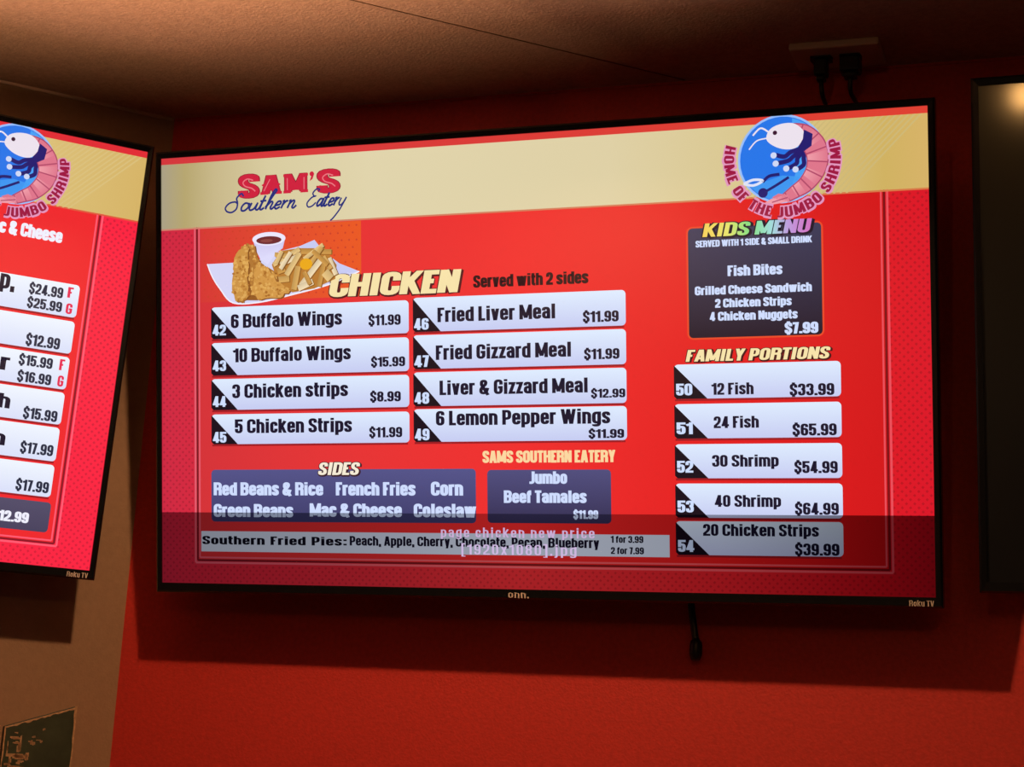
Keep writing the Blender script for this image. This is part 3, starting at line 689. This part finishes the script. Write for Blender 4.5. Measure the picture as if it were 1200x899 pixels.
cab = empty('dangling_cable', Matrix.Translation((.975, -.016, 1.858)))
tag(cab, 'short black cable end hanging below the chicken menu television', 'cable')
m = MB(); m.tube(smooth_path3([(-.01, .004, .10), (-.006, .002, .05), (-.003, 0, .0), (.002, 0, -.03), (.006, 0, -.055)]), .0052); m.build('cord', M_BLACK, cab, smooth=True)
m = MB(); m.lathe([(.005, -.050), (.0085, -.054), (.0095, -.060), (.0095, -.074), (.007, -.081), (.004, -.083)], 16, Matrix.Translation((.0065, 0, 0))); m.build('connector', M_BLACK, cab, smooth=True)

# worn green board on the left wall (x along the wall, z up)
sg = empty('wall_sign', FL @ Matrix.Translation((-.12, -.001, 1.33)))
tag(sg, 'worn dark green sign with gold edging low on the tan left wall', 'sign')
x0, x1, zl, zr, zb = -.060, .0530, .295, .3335, 0
shape = [(x0, zb), (x1, zb), (x1, zr), (x0, zl)]
m = MB(); m.prism(shape, 1, -.012, 0); m.build('board', M_SIGN, sg, bevel=.001)
def wstrip(mb, p, q, w, seed):
    rnd = random.Random(seed); n = 26; p = Vector(p); q = Vector(q); d = (q-p).normalized(); nr = Vector((-d.y, d.x))
    a_ = []; b_ = []
    for i in range(n+1):
        c = p+(q-p)*i/n; a_.append(c); b_.append(c+nr*w*rnd.uniform(.45, 1.15))
    for i in range(n):
        k = len(mb.v); mb.v += [Vector((t_.x, -.0124, t_.y)) for t_ in (a_[i], b_[i], b_[i+1], a_[i+1])]; mb.f.append((k, k+3, k+2, k+1))
m = MB(); wstrip(m, (x1, zr-.001), (x0, zl-.001), .0034, 1); wstrip(m, (x1, zb), (x1, zr), .0042, 2); wstrip(m, (x0, zl), (x0, zb), .0028, 3)
m.build('gold_edging', M_GOLD, sg)
m = MB(); rnd = random.Random(5)                     # flaking gold lettering, mostly worn away
def fleck(x, z, w, h):
    k = len(m.v); pts = [(x-w/2, z-h/2), (x+w/2, z-h/2+rnd.uniform(-.001, .001)), (x+w/2*.8, z+h/2), (x-w/2, z+h/2*.8)]
    m.v += [Vector((a_, -.0124, b_)) for a_, b_ in pts]; m.f.append((k, k+1, k+2, k+3))
for x, z, w, h in ((-.044, .278, .020, .0035), (-.034, .268, .006, .022), (-.038, .2705, .012, .004), (-.012, .270, .009, .005), (-.016, .273, .007, .004), (-.004, .276, .006, .003), (.0, .2735, .004, .004), (-.012, .281, .005, .003), (.003, .293, .004, .004),
                   (-.036, .249, .030, .008), (-.046, .244, .005, .014), (-.020, .249, .008, .012), (-.030, .240, .010, .005), (-.034, .232, .030, .004), (-.050, .236, .012, .004), (-.041, .286, .006, .002), (-.052, .262, .003, .018)):
    for k_ in range(4): fleck(x+rnd.uniform(-.3, .3)*w, z+rnd.uniform(-.3, .3)*h, w*rnd.uniform(.4, .8), h*rnd.uniform(.4, .9))
m.build('gold_lettering', M_GOLD, sg)

# ------------------------------------------------------------------ hanging lamps out of view, some added as fill, with their own light
def pendant(pos, watts, r, down, up, label, cap=False):
    e_ = empty('unseen_lamp', Matrix.Translation(pos)); tag(e_, label, 'lamp', 'hanging lamps')
    m = MB(); seg = 48
    for rr in (r, r+.002):
        for z in (-down, up):
            for i in range(seg):
                a_ = 2*math.pi*i/seg; m.v.append(Vector((rr*math.cos(a_), rr*math.sin(a_), z)))
    for i in range(seg):
        k = (i+1) % seg
        m.f += [(i, i+seg, k+seg, k), (2*seg+i, 2*seg+k, 3*seg+k, 3*seg+i), (i, k, 2*seg+k, 2*seg+i), (seg+i, 3*seg+i, 3*seg+k, seg+k)]
    if cap: m.f += [tuple(range(seg, 2*seg))]
    m.build('lamp_shade', M_SHADE, e_)
    h = CEIL-pos.z
    m = MB(); m.tube([(0, 0, min(.045, h-.021)), (0, 0, h-.016)], .004); m.build('cord', M_BLACK, e_)
    m = MB(); m.lathe([(.045, h-.018), (.05, h-.008), (.05, h)], 24); m.build('canopy', M_SHADE, e_)
    m = MB(); m.lathe([(.016, .030), (.016, .036), (.008, .042)], 16)
    for s in range(3):
        a_ = s*2*math.pi/3; m.tube([(0, 0, .036), (r*math.cos(a_), r*math.sin(a_), up-.004)], .0018, 6)
    m.build('lamp_holder', M_SHADE, e_)
    return bulb(e_, watts)
def bulb(e_, watts, size=.022):
    L = bpy.data.lights.new('bulb_light', 'POINT'); L.energy = watts; L.color = WARM; L.shadow_soft_size = size
    lo_ = bpy.data.objects.new('bulb_light', L); COL.objects.link(lo_); lo_.parent = e_
    return e_
pendant(LAMP_NEAR, LAMP_NEAR_W, .14, .048, .032, 'bronze ring pendant lamp near the ceiling close to the menu televisions', cap=True)
# added unseen slot lamp, its rim and cap shaped to wash the ceiling with light
e_ = empty('unseen_lamp', Matrix.Translation(UPLIGHT)); tag(e_, 'added unseen bronze bowl lamp with a flat cap, shaped to wash the ceiling', 'lamp', 'hanging lamps')
m = MB(); m.lathe([(.02, -.06), (.07, -.055), (.10, -.03), (.10, .028), (.097, .028), (.097, -.026), (.06, -.05)], 48); m.build('lamp_shade', M_SHADE, e_)
m = MB(); m.lathe([(.068, .052), (.07, .054), (.02, .062)], 48); m.build('lamp_cap', M_SHADE, e_)
m = MB(); m.tube([(0, 0, .06), (0, 0, CEIL-UPLIGHT.z-.016)], .004)
for k in range(3):
    a_ = k*2*math.pi/3-.9; m.tube([(.05*math.cos(a_), .05*math.sin(a_), .056), (.098*math.cos(a_), .098*math.sin(a_), .024)], .0012, 6)
m.build('cord', M_BLACK, e_)
m = MB(); m.lathe([(.045, CEIL-UPLIGHT.z-.018), (.05, CEIL-UPLIGHT.z)], 24); m.build('canopy', M_SHADE, e_)
q = (UPLIGHT_AIM-UPLIGHT).to_track_quat('-Z', 'Y').to_matrix().to_4x4()
L = bpy.data.lights.new('spot_beam', 'SPOT'); L.energy = UPLIGHT_W; L.color = WARM; L.spot_size = math.radians(UPLIGHT_CONE); L.spot_blend = .4; L.shadow_soft_size = .006
lo_ = bpy.data.objects.new('spot_beam', L); COL.objects.link(lo_); lo_.parent = e_; lo_.matrix_local = q
pendant(FILL_LAMP, FILL_LAMP_W, .14, .046, .032, 'added unseen bronze ring lamp out in the room that fills the lower walls')  # added lamp, fills the shade on the lower walls
# farther out in the room: a bare bulb on a cord
e_ = empty('unseen_lamp', Matrix.Translation(LAMP_FAR)); tag(e_, 'bare hanging bulb farther out in the room', 'lamp', 'hanging lamps')
m = MB(); m.tube([(0, 0, .07), (0, 0, CEIL-LAMP_FAR.z-.02)], .004); m.build('cord', M_BLACK, e_)
m = MB(); m.lathe([(.045, CEIL-LAMP_FAR.z-.018), (.05, CEIL-LAMP_FAR.z)], 24); m.build('canopy', M_SHADE, e_)
m = MB(); m.lathe([(.014, .04), (.018, .05), (.016, .075), (.006, .08)], 16); m.build('lamp_holder', M_SHADE, e_)
bulb(e_, LAMP_FAR_W, .035)
[o for o in e_.children if o.type == 'LIGHT'][0].data.color = (1, .50, .15)
